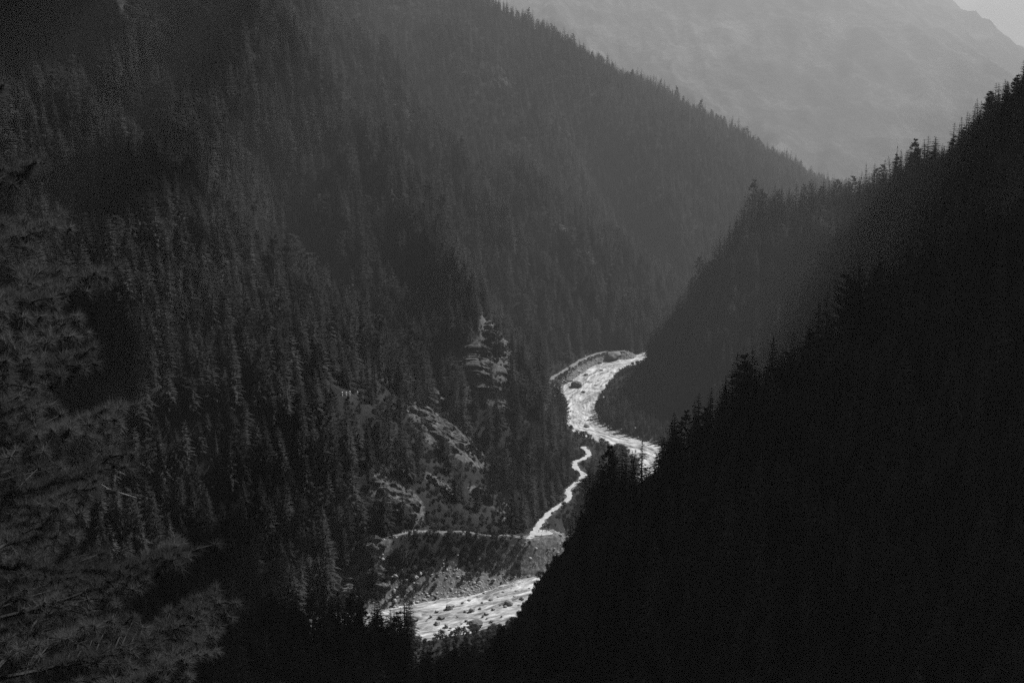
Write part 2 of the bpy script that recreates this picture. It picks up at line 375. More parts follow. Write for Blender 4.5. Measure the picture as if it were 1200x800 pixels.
def hit(px, py, y0=250, y1=3000, lift=0.0):
    """Where a sight line first meets the slope."""
    ys = np.arange(y0, y1, 3.0); d = ray(px, py); k = ys / d[1]
    z = EYE_Z + d[2] * k; g = ground_z(d[0] * k, ys) + lift
    j = int(np.argmax(g > z)); return np.array([d[0] * k[j], ys[j], g[j] - lift])
ROCKS_W = []
for px, py, Y, ax, ay in ROCKS:
    p = hit(px, py, 650, 3000, 4); ROCKS_W.append((p[0], p[1], p[1], ax, ay)); print('rock', px, py, Y, p)
H, RD, HW, GRAV, ROCK = land(GX, GY)
def grid_lookup(A, x, y):
    i = np.clip(np.searchsorted(gx, x) - 1, 0, len(gx) - 2); j = np.clip(np.searchsorted(gy, y) - 1, 0, len(gy) - 2); return A[j, i]
def sheet(name, j0, j1, mat):
    nx = len(gx); rows = j1 - j0 + 1
    V = np.stack([GX[j0:j1 + 1], GY[j0:j1 + 1], H[j0:j1 + 1]], -1).reshape(-1, 3)
    a = (np.arange(rows - 1)[:, None] * nx + np.arange(nx - 1)[None]).reshape(-1)
    F = np.stack([a, a + 1, a + nx + 1, a + nx], -1)
    me = bpy.data.meshes.new(name)
    me.vertices.add(len(V)); me.vertices.foreach_set('co', V.reshape(-1))
    me.loops.add(F.size); me.loops.foreach_set('vertex_index', F.reshape(-1).astype(np.int32))
    me.polygons.add(len(F)); me.polygons.foreach_set('loop_start', (np.arange(len(F)) * 4).astype(np.int32))
    me.polygons.foreach_set('use_smooth', np.ones(len(F), dtype=bool))
    me.materials.append(mat)
    for nm, A in (('rockiness', ROCK), ('gravel', GRAV)):
        me.attributes.new(nm, 'FLOAT', 'POINT').data.foreach_set('value', A[j0:j1 + 1].reshape(-1).astype(np.float32))
    me.update(calc_edges=True); me.validate()
    return tag(link(name, me), kind='structure')
jf = int(np.searchsorted(gy, 3400))
sheet('terrain', 0, jf, M['terrain'])
sheet('mountain', jf, len(gy) - 1, M['mountain'])

# ------------------------------------------------------------------ river and trails
def ribbon(name, line, half, mat, n_across, zoff, flow=False, wob=0.0):
    V, F, A = [], [], []; s = 0.0; prev = None
    line = [np.array(p[:3]) for p in line]
    for i, p in enumerate(line):
        t = line[min(i + 1, len(line) - 1)] - line[max(i - 1, 0)]; t = t / np.linalg.norm(t[:2]); nrm = np.array([-t[1], t[0], 0])
        if prev is not None: s += np.linalg.norm(p - prev)
        prev = p
        hw = half(i) if callable(half) else half
        for k in range(n_across + 1):
            o = (k / n_across * 2 - 1) * hw * (1 + wob * perlin(np.array([s / 5.0]), np.array([3.7 + (k > n_across / 2) * 9]))[0])
            q = p + nrm * o; V.append([q[0], q[1], q[2] + zoff]); A.append((s, o, 0))
        if i:
            b = (i - 1) * (n_across + 1)
            for k in range(n_across): F.append((b + k, b + k + 1, b + k + n_across + 2, b + k + n_across + 1))
    V = np.array(V)
    if not flow: V[:, 2] = ground_z(V[:, 0], V[:, 1]) + 0.22            # the trail lies on the ground
    if flow:
        V[:, 2] += 0.35 * fbm(V[:, 0] / 4, V[:, 1] / 4, 3)
    me = mesh_from(name, V, F, [mat], smooth_shade=True)
    me.attributes.new('flow', 'FLOAT_VECTOR', 'POINT').data.foreach_set('vector', np.array(A, dtype=np.float32).reshape(-1))
    return tag(link(name, me), kind='structure')
RFINE = catmull(RIVER[::2], 10)
ribbon('river', RFINE, lambda i: RFINE[i][3] + 9, M['water'], 22, 0.0, True)
def trail(name, pts, half, mat='path'):
    fine = catmull(pts, 4); V = np.array(fine)
    return ribbon(name, fine, half, M[mat], 4, 0.06, wob=0.9)
trail('path', TRAIL, 1.9)
trail('path', TRAIL_SIDE, 0.85, 'worn_earth')
trail('path', TRAIL_FAR, 1.8, 'worn_earth')
a = np.linspace(0, 2 * np.pi, 40, endpoint=False)
rr = 5.4 * (1 + 0.25 * perlin(np.cos(a) * 1.3 + 5, np.sin(a) * 1.3))
yv = [(YARD[0], YARD[1], YARD[2] + 0.10)] + [(YARD[0] + 1.25 * r * math.cos(t), YARD[1] + 0.95 * r * math.sin(t), YARD[2] + 0.10) for r, t in zip(rr, a)]
yv = np.array(yv); yv[:, 2] = ground_z(yv[:, 0], yv[:, 1]) + 0.30
tag(link('path', mesh_from('path', yv, [(0, k + 1, (k + 1) % 40 + 1) for k in range(40)], [M['path']])), kind='structure')

# ------------------------------------------------------------------ tree makers (metres; each returns trunk and crown geometry)
def tube(V, F, pts, rad, n=6):
    b0 = len(V)
    for i, (p, r) in enumerate(zip(pts, rad)):
        p = np.array(p, float); t = np.array(pts[min(i + 1, len(pts) - 1)], float) - np.array(pts[max(i - 1, 0)], float)
        t /= np.linalg.norm(t) + 1e-9
        u = np.cross(t, (0.31, 0.95, 0.07)); u /= np.linalg.norm(u) + 1e-9; w = np.cross(t, u)
        for k in range(n):
            a = 2 * math.pi * k / n; V.append(p + r * (math.cos(a) * u + math.sin(a) * w))
    for i in range(len(pts) - 1):
        for k in range(n):
            F.append((b0 + i * n + k, b0 + i * n + (k + 1) % n, b0 + (i + 1) * n + (k + 1) % n, b0 + (i + 1) * n + k))
    F.append(tuple(b0 + k for k in range(n))[::-1])
    F.append(tuple(b0 + (len(pts) - 1) * n + k for k in range(n)))
def frond(V, F, rnd, base, az, L, rise, droop, wid, nseg=5):
    """A conifer bough: a bent spine with ragged sprays either side, hanging a little."""
    d = np.array([math.cos(az), math.sin(az), 0]); s = np.array([-d[1], d[0], 0])
    sp = []
    for i in range(nseg + 1):
        t = i / nseg
        sp.append(np.array(base) + d * L * t + np.array([0, 0, L * (rise * t - droop * t * t)]))
    for i in range(nseg):
        t = (i + 0.5) / nseg; w = wid * L * (1.15 - t) * (0.55 if i == 0 else 1)
        for sg in (-1, 1):
            for rep in range(2):
                ww = w * rnd.uniform(0.55, 1.25)
                a = sp[i] * (1 - 0.5 * rep) + sp[i + 1] * 0.5 * rep; b = sp[i + 1]
                tip = a + d * (ww * rnd.uniform(0.4, 0.9)) + s * sg * ww + np.array([0, 0, -ww * rnd.uniform(0.1, 0.65)])
                k = len(V); V += [a + np.array([0, 0, 0.08]), b, tip]; F.append((k, k + 1, k + 2))
    e = sp[-1]; k = len(V); q = 0.12 * L
    V += [sp[-2] + s * q * .5, sp[-2] - s * q * .5, e + d * q + np.array([0, 0, -q * rnd.uniform(-0.2, 0.6)])]; F.append((k, k + 1, k + 2))
def fir(seed, h=20.0, rad=3.4, levels=24, boughs=7, bare=0.1, sparse=0.0, power=0.8):
    rnd = random.Random(seed); tv, tf, cv, cf = [], [], [], []
    lean = (rnd.uniform(-.3, .3), rnd.uniform(-.3, .3))
    tube(tv, tf, [(0, 0, -1.5), (0, 0, 0.3 * h), (lean[0] * .5, lean[1] * .5, 0.65 * h), (lean[0], lean[1], h * 0.985)], [0.017 * h, 0.014 * h, 0.009 * h, 0.001 * h], 6)
    for i in range(levels):
        t = bare + (0.97 - bare) * (i + rnd.uniform(-.25, .25)) / (levels - 1); z = t * h
        r = rad * (max(1.02 - t, 0.01) / (1 - bare)) ** power
        if t < bare + 0.12: r *= 0.72
        nb = max(3, int(boughs * (1 - 0.35 * t))); a0 = rnd.uniform(0, 6.28)
        for b in range(nb):
            if rnd.random() < sparse: continue
            az = a0 + 6.283 * b / nb + rnd.uniform(-.35, .35)
            L = r * rnd.uniform(0.62, 1.18)
            up = 0.25 + 0.45 * t
            frond(cv, cf, rnd, (lean[0] * t, lean[1] * t, z), az, L, up * 0.7, 0.55 - 0.25 * t, rnd.uniform(0.26, 0.4))
    k = len(cv); cv += [np.array([lean[0] + .18, lean[1], h * .94]), np.array([lean[0] - .12, lean[1] + .14, h * .94]), np.array([lean[0], lean[1], h * 1.02])]; cf.append((k, k + 1, k + 2))
    return tv, tf, cv, cf
def tuft(V, F, rnd, c, r, n, axis_=None, wid=0.16):
    for _ in range(n):
        v = np.array([rnd.gauss(0, 1), rnd.gauss(0, 1), rnd.gauss(0.15, 0.8)]); v /= np.linalg.norm(v) + 1e-6
        u = np.cross(v, (rnd.gauss(0, 1), rnd.gauss(0, 1), rnd.gauss(0, 1))); u /= np.linalg.norm(u) + 1e-6
        q = r * rnd.uniform(0.7, 1.15); k = len(V)
        V += [c + u * wid * q * .5 + v * q * .1, c - u * wid * q * .5 + v * q * .1, c + v * q]; F.append((k, k + 1, k + 2))
def open_pine(seed, h=19.0, rad=4.0, levels=13, boughs=5):
    rnd = random.Random(seed); tv, tf, cv, cf = [], [], [], []
    tube(tv, tf, [(0, 0, -1.5), (0.1, 0, 0.4 * h), (0.2, 0.1, 0.75 * h), (0.1, 0, h * .98)], [0.018 * h, 0.014 * h, 0.008 * h, 0.001 * h], 6)
    for i in range(levels):
        t = 0.22 + 0.76 * (i + rnd.uniform(-.3, .3)) / (levels - 1); z = t * h
        r = rad * (0.35 + 0.65 * math.sin(min(1, (1.04 - t) * 1.25) * math.pi / 2)) * (1 if t < .85 else .6)
        for b in range(boughs):
            az = rnd.uniform(0, 6.283); L = r * rnd.uniform(0.6, 1.15); rise = rnd.uniform(-0.05, 0.3) + 0.3 * t
            d = np.array([math.cos(az), math.sin(az), 0])
            tube(tv, tf, [(0.1, 0, z), tuple(np.array([0.1, 0, z]) + d * L * .6 + np.array([0, 0, rise * L * .4])), tuple(np.array([0.1, 0, z]) + d * L * .95 + np.array([0, 0, rise * L]))], [0.07, 0.045, 0.02], 3)
            for q in range(6):
                s = 0.42 + 0.6 * q / 5
                c = np.array([0.1, 0, z]) + d * L * s + np.array([0, 0, rise * L * s * s]) + np.array([rnd.gauss(0, .3), rnd.gauss(0, .3), rnd.gauss(.05, .15)]) * (0.3 + 0.12 * L)
                tuft(cv, cf, rnd, c, rnd.uniform(0.5, 0.9), 14, wid=0.28)
    tuft(cv, cf, rnd, np.array([0.1, 0, h * .97]), 0.7, 10, wid=0.4)
    return tv, tf, cv, cf
def broad_bush(seed, h=5.0, rad=2.6, n=420):
    rnd = random.Random(seed); tv, tf, cv, cf = [], [], [], []
    cl = []
    for _ in range(9):
        a = rnd.uniform(0, 6.28); r = rad * 0.6 * math.sqrt(rnd.random()); z = h * rnd.uniform(0.4, 0.85)
        cl.append((np.array([r * math.cos(a), r * math.sin(a), z]), rad * rnd.uniform(0.3, 0.5)))
        tube(tv, tf, [(0, 0, -0.6), (r * .4 * math.cos(a), r * .4 * math.sin(a), z * .5), (r * math.cos(a), r * math.sin(a), z)], [0.12, 0.08, 0.03], 4)
    for _ in range(n):
        c, q = rnd.choice(cl)
        v = np.array([rnd.gauss(0, 1), rnd.gauss(0, 1), rnd.gauss(0, .8)]); v /= np.linalg.norm(v) + 1e-6
        p = c + v * q * rnd.uniform(0.6, 1.1)
        u = np.cross(v, (rnd.gauss(0, 1), rnd.gauss(0, 1), rnd.gauss(0, 1))); u /= np.linalg.norm(u) + 1e-6; w = np.cross(u, v) + v * rnd.uniform(-.6, .6)
        s = rnd.uniform(0.18, 0.34); k = len(cv)
        cv += [p - u * s, p + w * s * .8, p + u * s, p - w * s * .8]; cf.append((k, k + 1, k + 2, k + 3))
    return tv, tf, cv, cf

KINDS = []      # (name, trunk mesh, crown mesh, joined mesh)
PROTO = bpy.data.collections.new('tree_kinds')       # sources for the scattered forest; not in the scene itself
def kind(name, geo, crown_mat, bark='bark', coll=PROTO):
    tv, tf, cv, cf = geo
    t = mesh_from(name + '_trunk', tv, tf, [M[bark]]); c = mesh_from(name + '_crown', cv, cf, [M[crown_mat]])
    n = len(tv); j = mesh_from(name, list(tv) + list(cv), list(tf) + [tuple(i + n for i in f) for f in cf], [M[bark], M[crown_mat]], [0] * len(tf) + [1] * len(cf))
    o = bpy.data.objects.new('%02d_%s' % (len(coll.objects), name), j); coll.objects.link(o)
    KINDS.append((name, t, c, j))
kind('fir_tree', fir(1, 20, 4.9, 24, 8, 0.06, 0, 0.62), 'needles')
kind('fir_tree', fir(2, 22, 4.6, 25, 8, 0.08, 0.05, 0.7), 'needles')
kind('fir_tree', fir(3, 18, 5.2, 19, 8, 0.06, 0.1, 0.55), 'needles')
kind('fir_tree', fir(4, 24, 4.6, 26, 7, 0.14, 0.18, 0.6), 'needles')
kind('fir_tree', fir(5, 16, 4.4, 18, 8, 0.04, 0.05, 0.6), 'needles')
kind('pine_tree', open_pine(6, 19, 4.8), 'needles')
kind('pine_tree', open_pine(7, 21, 4.3, 15, 6), 'needles')
kind('fir_tree', fir(8, 20, 3.0, 22, 6, 0.2, 0.45), 'needles')
NK = len(KINDS)
SHRUBS = bpy.data.collections.new('shrub_kinds')
for s in range(3): kind('shrub', broad_bush(20 + s, 4.2 + s * .7, 2.4 + .2 * s), 'leaves', coll=SHRUBS)

# ------------------------------------------------------------------ where trees grow
def seen(x, y, z, n=70, slack=0.0):
    """Is a point in sight of the eye over the bare ground?"""
    ok = np.ones(x.shape, bool)
    for k in range(1, n):
        t = (k / n) ** 0.8
        ok &= ground_z(x * t, y * t) < EYE_Z + (z - EYE_Z) * t + slack * (t < 0.97) * min(1.0, t * 4) + 2 * min(1.0, t * 6)
    return ok
def candidates(x0, x1, y0, y1, step, seed):
    r = np.random.default_rng(seed)
    X, Y = np.meshgrid(np.arange(x0, x1, step), np.arange(y0, y1, step))
    X = X + r.uniform(-.48, .48, X.shape) * step; Y = Y + r.uniform(-.48, .48, X.shape) * step
    return X.ravel(), Y.ravel()
PX, PY = [], []
for box in ((-700, 900, 200, 1300, 6.0, 1), (-700, 1100, 1300, 2000, 6.2, 2), (-500, 1300, 2000, 2700, 6.6, 3)):
    a, b = candidates(*box); PX.append(a); PY.append(b)
TX = np.concatenate(PX); TY = np.concatenate(PY); TZ = ground_z(TX, TY)
u, v, f = project(TX, TY, TZ + 12)
keep = (f > 0) & (u > -130) & (u < 1330) & (v > -80) & (v < 960)
TX, TY, TZ = TX[keep], TY[keep], TZ[keep]
rd, (rz, hw) = seg_dist(TX, TY, RIVER_A)
clear = rd > hw + 5 + 6 * np.abs(fbm(TX / 30, TY / 30, 2))
for tr in TRAILS:
    d, _ = seg_dist(TX, TY, [tuple(p) for p in tr]); clear &= d > np.where(TY < 1000, 5.0, 6.0)
POSTS = [hit(px, py, 650, 1500, 0) for px, py in ((401, 465.5), (405.8, 465.5), (410, 465.5), (419, 463), (424, 462.3))]
# the walkers' trail and the river lie open to the viewpoint: no tree stands tall enough in front of them
def keep_open(q, wide):
    t = (TX * q[0] + TY * q[1]) / (q[0] ** 2 + q[1] ** 2); off = np.abs(TX * q[1] - TY * q[0]) / math.hypot(q[0], q[1])
    return ~((t > 0.3) & (t < 0.999) & (off < wide) & (TZ + 27 > EYE_Z + (q[2] - EYE_Z) * t))
for q in TRAIL[8:] + TRAIL_FAR: clear &= keep_open(q, 3.2)
for q in TRAIL[:8]: clear &= keep_open(q, 1.5)
for q in TRAIL_SIDE[::2]: clear &= keep_open(q, 1.2)
clear &= keep_open(YARD, 6)
for q in POSTS: clear &= keep_open(q + np.array([0, 0, 1.0]), 4.0) & (np.hypot(TX - q[0], TY - q[1]) > 4)
for q in RFINE:
    if 712 < q[1] < 768 and q[0] > -46: clear &= keep_open((q[0], q[1] - (13 if q[0] < 5 else -6), q[2]), 6)
    if 1015 < q[1] < 1262: clear &= keep_open(q, 6)
rock = grid_lookup(ROCK, TX, TY)
clear &= rock < rng.uniform(0.3, 0.85, TX.shape)
clear &= (grid_lookup(GRAV, TX, TY) < 0.3) | (TY > 850)
dens = 0.86 + 0.35 * fbm(TX / 60, TY / 60, 3)
lower_left = smooth(150, 60, np.abs(TY - 860)) * smooth(-115, -80, TX) * smooth(40, 0, TX)       # scrubby foot of the left slope
dens = dens - 0.62 * lower_left * smooth(130, 60, TZ)
terrace = smooth(50, 30, np.abs(TX - 105)) * smooth(110, 90, np.abs(TY - 1115)) * smooth(45, 30, TZ)
clear &= rng.random(TX.shape) < dens
clear &= np.hypot(TX, TY) > 120
TX, TY, TZ, terrace = TX[clear], TY[clear], TZ[clear], terrace[clear]
size = np.clip(1.16 + 0.28 * fbm(TX / 40 + 50, TY / 40, 2) + rng.normal(0, 0.24, TX.shape), 0.45, 1.75)
size *= 1 - 0.55 * terrace
size *= 1 - 0.6 * smooth(60, 30, np.abs(TX - 85)) * smooth(60, 35, np.abs(TY - 975)) * smooth(40, 28, TZ)
size *= 1 - 0.35 * smooth(700, 200, TY)
size *= 1 - 0.28 * smooth(1250, 1700, TY)
pick = rng.choice(NK, TX.shape, p=[.2, .18, .18, .13, .13, .07, .08, .03])
vis = seen(TX, TY, TZ + 19 * size, slack=-7)
TX, TY, TZ, size, pick = TX[vis], TY[vis], TZ[vis], size[vis], pick[vis]
rot = rng.uniform(0, 2 * np.pi, TX.shape)
heights = np.array([20, 22, 18, 24, 16, 19, 21, 20.])
print('trees', len(TX))

# which 300 show largest: paint every tree as a spire into a small buffer, far to near
BW_, BH_ = 600, 400
ids = np.full((BH_, BW_), -1, int)
order = np.argsort(-TY)
hh = heights[pick] * size
uT, vT, fT = project(TX, TY, TZ + hh); uB, vB, _ = project(TX, TY, TZ)
base_frac = np.ones(TX.shape)
for fr in (0.75, 0.5, 0.25, 0.0):
    base_frac = np.where(seen(TX, TY, TZ + hh * fr, 50, -2) & (base_frac == fr + 0.25), fr, base_frac)
vBv = vT + (vB - vT) * np.clip(1 - base_frac, 0.2, 1)
for k in order:
    if TY[k] > 1350: continue
    y0, y1 = vT[k] / 2, vB[k] / 2; yb = vBv[k] / 2; cw = 3.2 * size[k] * FPX / fT[k] / 2; cx = uT[k] / 2
    for yy in range(max(0, int(y0)), min(BH_, int(yb) + 1)):
        w = cw * min(1.0, (yy + 1 - y0) / (y1 - y0 + 1e-6)); a = max(0, int(cx - w)); b = min(BW_, int(cx + w) + 1)
        if a < b: ids[yy, a:b] = k
for yy in range(40, BH_): ids[yy, :int(12 + 150 * (yy - 40) / 300)] = -1        # behind the pine that stands close by
cnt = np.bincount(ids[ids >= 0], minlength=len(TX))
big = np.argsort(-cnt)[:300]
is_big = np.zeros(TX.shape, bool); is_big[big] = True

def scatter(name, X, Y, Z, S, RZ, PK, coll, tilt=0.05):
    n = len(X); me = bpy.data.meshes.new(name); me.vertices.add(n)
    me.vertices.foreach_set('co', np.stack([X, Y, Z], -1).reshape(-1).astype(np.float32))
    r = np.random.default_rng(5)
    rot3 = np.stack([r.normal(0, tilt, n), r.normal(0, tilt, n), RZ], -1).astype(np.float32)
    me.attributes.new('turn', 'FLOAT_VECTOR', 'POINT').data.foreach_set('vector', rot3.reshape(-1))
    sc3 = np.stack([S * r.uniform(0.85, 1.15, n), S * r.uniform(0.85, 1.15, n), S], -1).astype(np.float32)
    me.attributes.new('size', 'FLOAT_VECTOR', 'POINT').data.foreach_set('vector', sc3.reshape(-1))
    me.attributes.new('pick', 'INT', 'POINT').data.foreach_set('value', PK.astype(np.int32))
    o = link(name, me)
    ng = bpy.data.node_groups.new(name + '_scatter', 'GeometryNodeTree')
    ng.interface.new_socket('Geometry', in_out='INPUT', socket_type='NodeSocketGeometry'); ng.interface.new_socket('Geometry', in_out='OUTPUT', socket_type='NodeSocketGeometry')
    N = ng.nodes; gi = N.new('NodeGroupInput'); go = N.new('NodeGroupOutput'); ip = N.new('GeometryNodeInstanceOnPoints')
    ci = N.new('GeometryNodeCollectionInfo'); ci.inputs['Collection'].default_value = coll; ci.inputs['Separate Children'].default_value = True; ci.inputs['Reset Children'].default_value = True
    def attr(nm, typ):
        a = N.new('GeometryNodeInputNamedAttribute'); a.data_type = typ; a.inputs['Name'].default_value = nm
        return [s for s in a.outputs if s.enabled and s.name == 'Attribute'][0]
    L = ng.links
    L.new(gi.outputs[0], ip.inputs['Points']); L.new(ci.outputs[0], ip.inputs['Instance']); ip.inputs['Pick Instance'].default_value = True
    L.new(attr('pick', 'INT'), ip.inputs['Instance Index'])
    e = N.new('FunctionNodeEulerToRotation'); L.new(attr('turn', 'FLOAT_VECTOR'), e.inputs[0]); L.new(e.outputs[0], ip.inputs['Rotation'])
    L.new(attr('size', 'FLOAT_VECTOR'), ip.inputs['Scale']); L.new(ip.outputs[0], go.inputs[0])
    md = o.modifiers.new('scatter', 'NODES'); md.node_group = ng
    return o
r_ = ~is_big
tag(scatter('forest', TX[r_], TY[r_], TZ[r_], size[r_], rot[r_], pick[r_], PROTO), 'dense conifer forest covering both sides of the valley', 'forest', kind='stuff')

# the 300 nearest-looking trees, each a thing with trunk and crown
first = {}
def plant_tree(i_kind, loc, rz, sc, label, group):
    nm, tm, cm, _ = KINDS[i_kind]
    r = empty(nm, loc, rz, sc); tag(r, label, 'tree', group)
    if i_kind not in first:
        first[i_kind] = (link('trunk', tm, r), link('crown', cm, r))
    else:
        for s in first[i_kind]:
            c = s.copy(); COL.objects.link(c); c.parent = r
    return r
for k in big:
    uu, vv = uT[k], vT[k]; nm = KINDS[pick[k]][0].split('_')[0]
    if TX[k] < -75 or (uu < 330):
        lab, grp = 'dark %s tree in the shaded forest at the lower left' % nm, '%s trees at the lower left' % nm
    elif uu < 640 and vv > 640:
        lab, grp = 'black silhouetted %s tree on the near bank below the rapids' % nm, '%s trees on the near bank' % nm
    elif TY[k] < 760:
        lab, grp = 'dark %s tree on the unlit lower right hillside' % nm, '%s trees on the lower right hillside' % nm
    elif TX[k] > 60:
        lab, grp = '%s tree on the spur that hides the far end of the river' % nm, '%s trees on the back spur' % nm
    else:
        lab, grp = '%s tree on the steep lit slope left of the trail' % nm, '%s trees on the left slope' % nm
    plant_tree(int(pick[k]), (TX[k], TY[k], TZ[k]), rot[k], size[k], lab, grp)

# skyline trees on the right ridge
def skyline(px, py_top, Y, h, i_kind, label):
    p = at(px, py_top, Y); z = ground_z(p[0], p[1])[0]
    return plant_tree(i_kind, (p[0], p[1], z - 0.3), px * 0.7, max(0.3, (p[2] - z) / heights[i_kind]) if h is None else h / heights[i_kind], label, None)
skyline(1140, 138, 952, 15, 2, 'ragged dark fir standing out on the right skyline')
skyline(1152, 128, 940, 11, 7, 'thin dark fir leaning above the right skyline, beside a ragged larger fir')
skyline(1199, 72, 902, 12, 0, 'dense dark fir beside the bare dead tree on the right ridge')
# the bare dead tree
p = at(1193, 68, 905); z = ground_z(p[0], p[1])[0]
snag = tag(empty('dead_tree', (p[0], p[1], z - 0.5)), 'bare dead tree with stub branches at the top of the right ridge', 'tree')
V, F = [], []; tube(V, F, [(0, 0, -1), (0.1, 0, 6), (-0.1, 0.1, 12), (0.05, 0, 17)], [0.32, 0.26, 0.17, 0.04], 7)
link('trunk', mesh_from('snag_trunk', V, F, [M['dead_wood']]), snag)
rnd = random.Random(4)
for i in range(13):
    z0 = 4.5 + i * 0.9; az = rnd.choice((0, math.pi)) + rnd.uniform(-.7, .7); L = rnd.uniform(0.8, 2.4) * (1.2 - i / 22)
    d = np.array([math.cos(az), math.sin(az), rnd.uniform(-.15, .3)]); V, F = [], []
    tube(V, F, [(0, 0, z0), tuple(np.array([0, 0, z0]) + d * L * .6), tuple(np.array([0, 0, z0 - .15]) + d * L)], [0.1, 0.07, 0.025], 5)
    link('branch', mesh_from('snag_branch', V, F, [M['dead_wood']]), snag)

# ------------------------------------------------------------------ scrub at the foot of the slopes
SX, SY = candidates(-220, 150, 640, 1290, 3.4, 9)
sx2, sy2 = candidates(-100, 24, 738, 800, 2.5, 10)
SX = np.concatenate([SX, sx2]); SY = np.concatenate([SY, sy2])
SZ = ground_z(SX, SY); rd, (rz, hw) = seg_dist(SX, SY, RIVER_A)
ok = rd > hw + 6
for tr in TRAILS:
    d, _ = seg_dist(SX, SY, [tuple(p) for p in tr]); ok &= d > 1.5 + 2.0 * rng.random(SX.shape)
ok &= np.hypot((SX - YARD[0]) / 1.2, SY - YARD[1]) > 11
ok &= (SZ < rz + 95) & (grid_lookup(ROCK, SX, SY) < rng.uniform(0.3, 1.0, SX.shape)) & (rng.random(SX.shape) < 0.62 + 0.5 * fbm(SX / 22, SY / 22, 2))
ok &= (grid_lookup(GRAV, SX, SY) < 0.5) | (rng.random(SX.shape) < 0.3)
ok &= seen(SX, SY, SZ + 5, slack=-3)
SX, SY, SZ = SX[ok], SY[ok], SZ[ok]
o = scatter('undergrowth', SX, SY, SZ - 0.3, rng.uniform(0.35, 0.95, SX.shape), rng.uniform(0, 6.28, SX.shape), rng.integers(0, 3, SX.shape), SHRUBS, 0.12)
tag(o, 'low leafy scrub covering the slope foot round the trail and river', 'undergrowth', kind='stuff')
print('shrubs', len(SX))

# ------------------------------------------------------------------ rock outcrops: finer, jagged, set proud of the slope
def outcrop(px, py, Y, ax, ay, label):
    q = hit(px, py, 650, 3000, 4); n = 84
    U, Vv = np.meshgrid(np.linspace(-1.2, 1.2, n), np.linspace(-1.2, 1.2, n))
    X = q[0] + U * ax; Yy = q[1] + Vv * ay; Z = ground_z(X.ravel(), Yy.ravel()).reshape(X.shape)
    r = np.hypot(U, Vv) + 0.8 * fbm(Yy / 7, Z / 7, 4)
    lift = smooth(0.8, 0.4, r)
    gX = np.gradient(Z, axis=1) / (2.4 * ax / (n - 1)); gY = np.gradient(Z, axis=0) / (2.4 * ay / (n - 1)); nl = np.sqrt(1 + gX ** 2 + gY ** 2)
    st = Z / 4.0 + 0.9 * fbm(X / 12, Yy / 12, 3)                    # broken ledges
    ledge = (st - np.floor(st)) ** 2
    out = lift * (1.8 + 3.2 * fbm(Yy / 9 + Z / 17, Z / 15 - Yy / 26, 5, 0.58) + 1.1 * ridged(Yy / 4.5 + 0.6 * fbm(Yy / 6, Z / 6, 2), Z / 26, 3)) - 1.4 * (1 - lift)
    X2 = X - gX / nl * out; Y2 = Yy - gY / nl * out; Z2 = Z + out / nl
    V = np.stack([X2, Y2, Z2], -1).reshape(-1, 3)
    F = [(j * n + i, j * n + i + 1, (j + 1) * n + i + 1, (j + 1) * n + i) for j in range(n - 1) for i in range(n - 1) if lift[j, i] > 0 or lift[j + 1, i + 1] > 0]
    o = link('rock_outcrop', mesh_from('rock_outcrop', V, F, [M['rock']]))
    tag(o, label, 'rock')
LB = ['pale crag high on the left slope, topmost of a column of three', 'pale crag half way down the left slope above a darker cliff', 'broken cliff among firs beneath the two pale crags',
      'wide craggy ledge in the middle of the left forest', 'square pale rock face in scrub above the side trail', 'bare cliff directly left of the winding white trail',
      'long slanting rock slab in the top left forest corner', 'rock band just right of a long slanting slab at the top edge', 'narrow rock strip below the slanting slab near the top edge',
      'small pale rock patch in forest near the top edge', 'thin rock ledge on the hazy upper left slope', 'pale cliff patch low on the hazy far slope', 'ragged grey bluff left of the near rapids',
      'grey rock pinnacle standing left of the trail fork', 'thin rock streak among trees of the upper left slope', 'faint crag in a gully of the hazy far slope', 'faint rock patch high on the hazy far slope',
      'small broken cliff up and left of the wide craggy ledge', 'rough knoll of rock in scrub right of the wide craggy ledge', 'low rock step in scrub above the middle of the side trail',
      'narrow upright crag below the broken cliff among firs', 'small rock hump just above the side trail near its fork', 'grey rock step at the lower left bank of the near rapids']
for spec, lb in zip(ROCKS, LB): outcrop(*spec, lb)

# ------------------------------------------------------------------ boulders and rubble
def rock_mesh(seed, flat=0.7, sub=3):
    bm = bmesh.new(); bmesh.ops.create_icosphere(bm, subdivisions=sub, radius=1.0); r = random.Random(seed)
    off = np.array([r.uniform(-50, 50) for _ in range(3)])
    cuts = [(Vector((r.gauss(0, 1), r.gauss(0, 1), r.gauss(0, 1))).normalized(), r.uniform(0.55, 0.85)) for _ in range(7)]
    for v in bm.verts:
        c = v.co.normalized(); d = 1.0
        for nrm, lim in cuts:
            k = c.dot(nrm)
            if k > 0: d = min(d, lim / k) if k * 1.0 > lim else d
        q = np.array(c) * 1.6 + off
        d *= 1 + 0.22 * fbm(np.array([q[0] + q[2]]), np.array([q[1] - q[2] * .7]), 3)[0]
        v.co = c * d; v.co.z *= flat
    me = bpy.data.meshes.new('boulder'); bm.to_mesh(me); bm.free(); return me
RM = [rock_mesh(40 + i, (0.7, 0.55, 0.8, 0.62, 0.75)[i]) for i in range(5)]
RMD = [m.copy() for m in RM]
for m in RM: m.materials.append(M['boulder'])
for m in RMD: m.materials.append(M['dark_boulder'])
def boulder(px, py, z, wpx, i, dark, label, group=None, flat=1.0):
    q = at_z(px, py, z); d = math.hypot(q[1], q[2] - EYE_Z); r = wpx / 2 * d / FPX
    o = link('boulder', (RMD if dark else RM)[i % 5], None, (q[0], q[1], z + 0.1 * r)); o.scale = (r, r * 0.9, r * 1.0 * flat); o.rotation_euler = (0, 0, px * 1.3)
    tag(o, label, 'boulder', group)
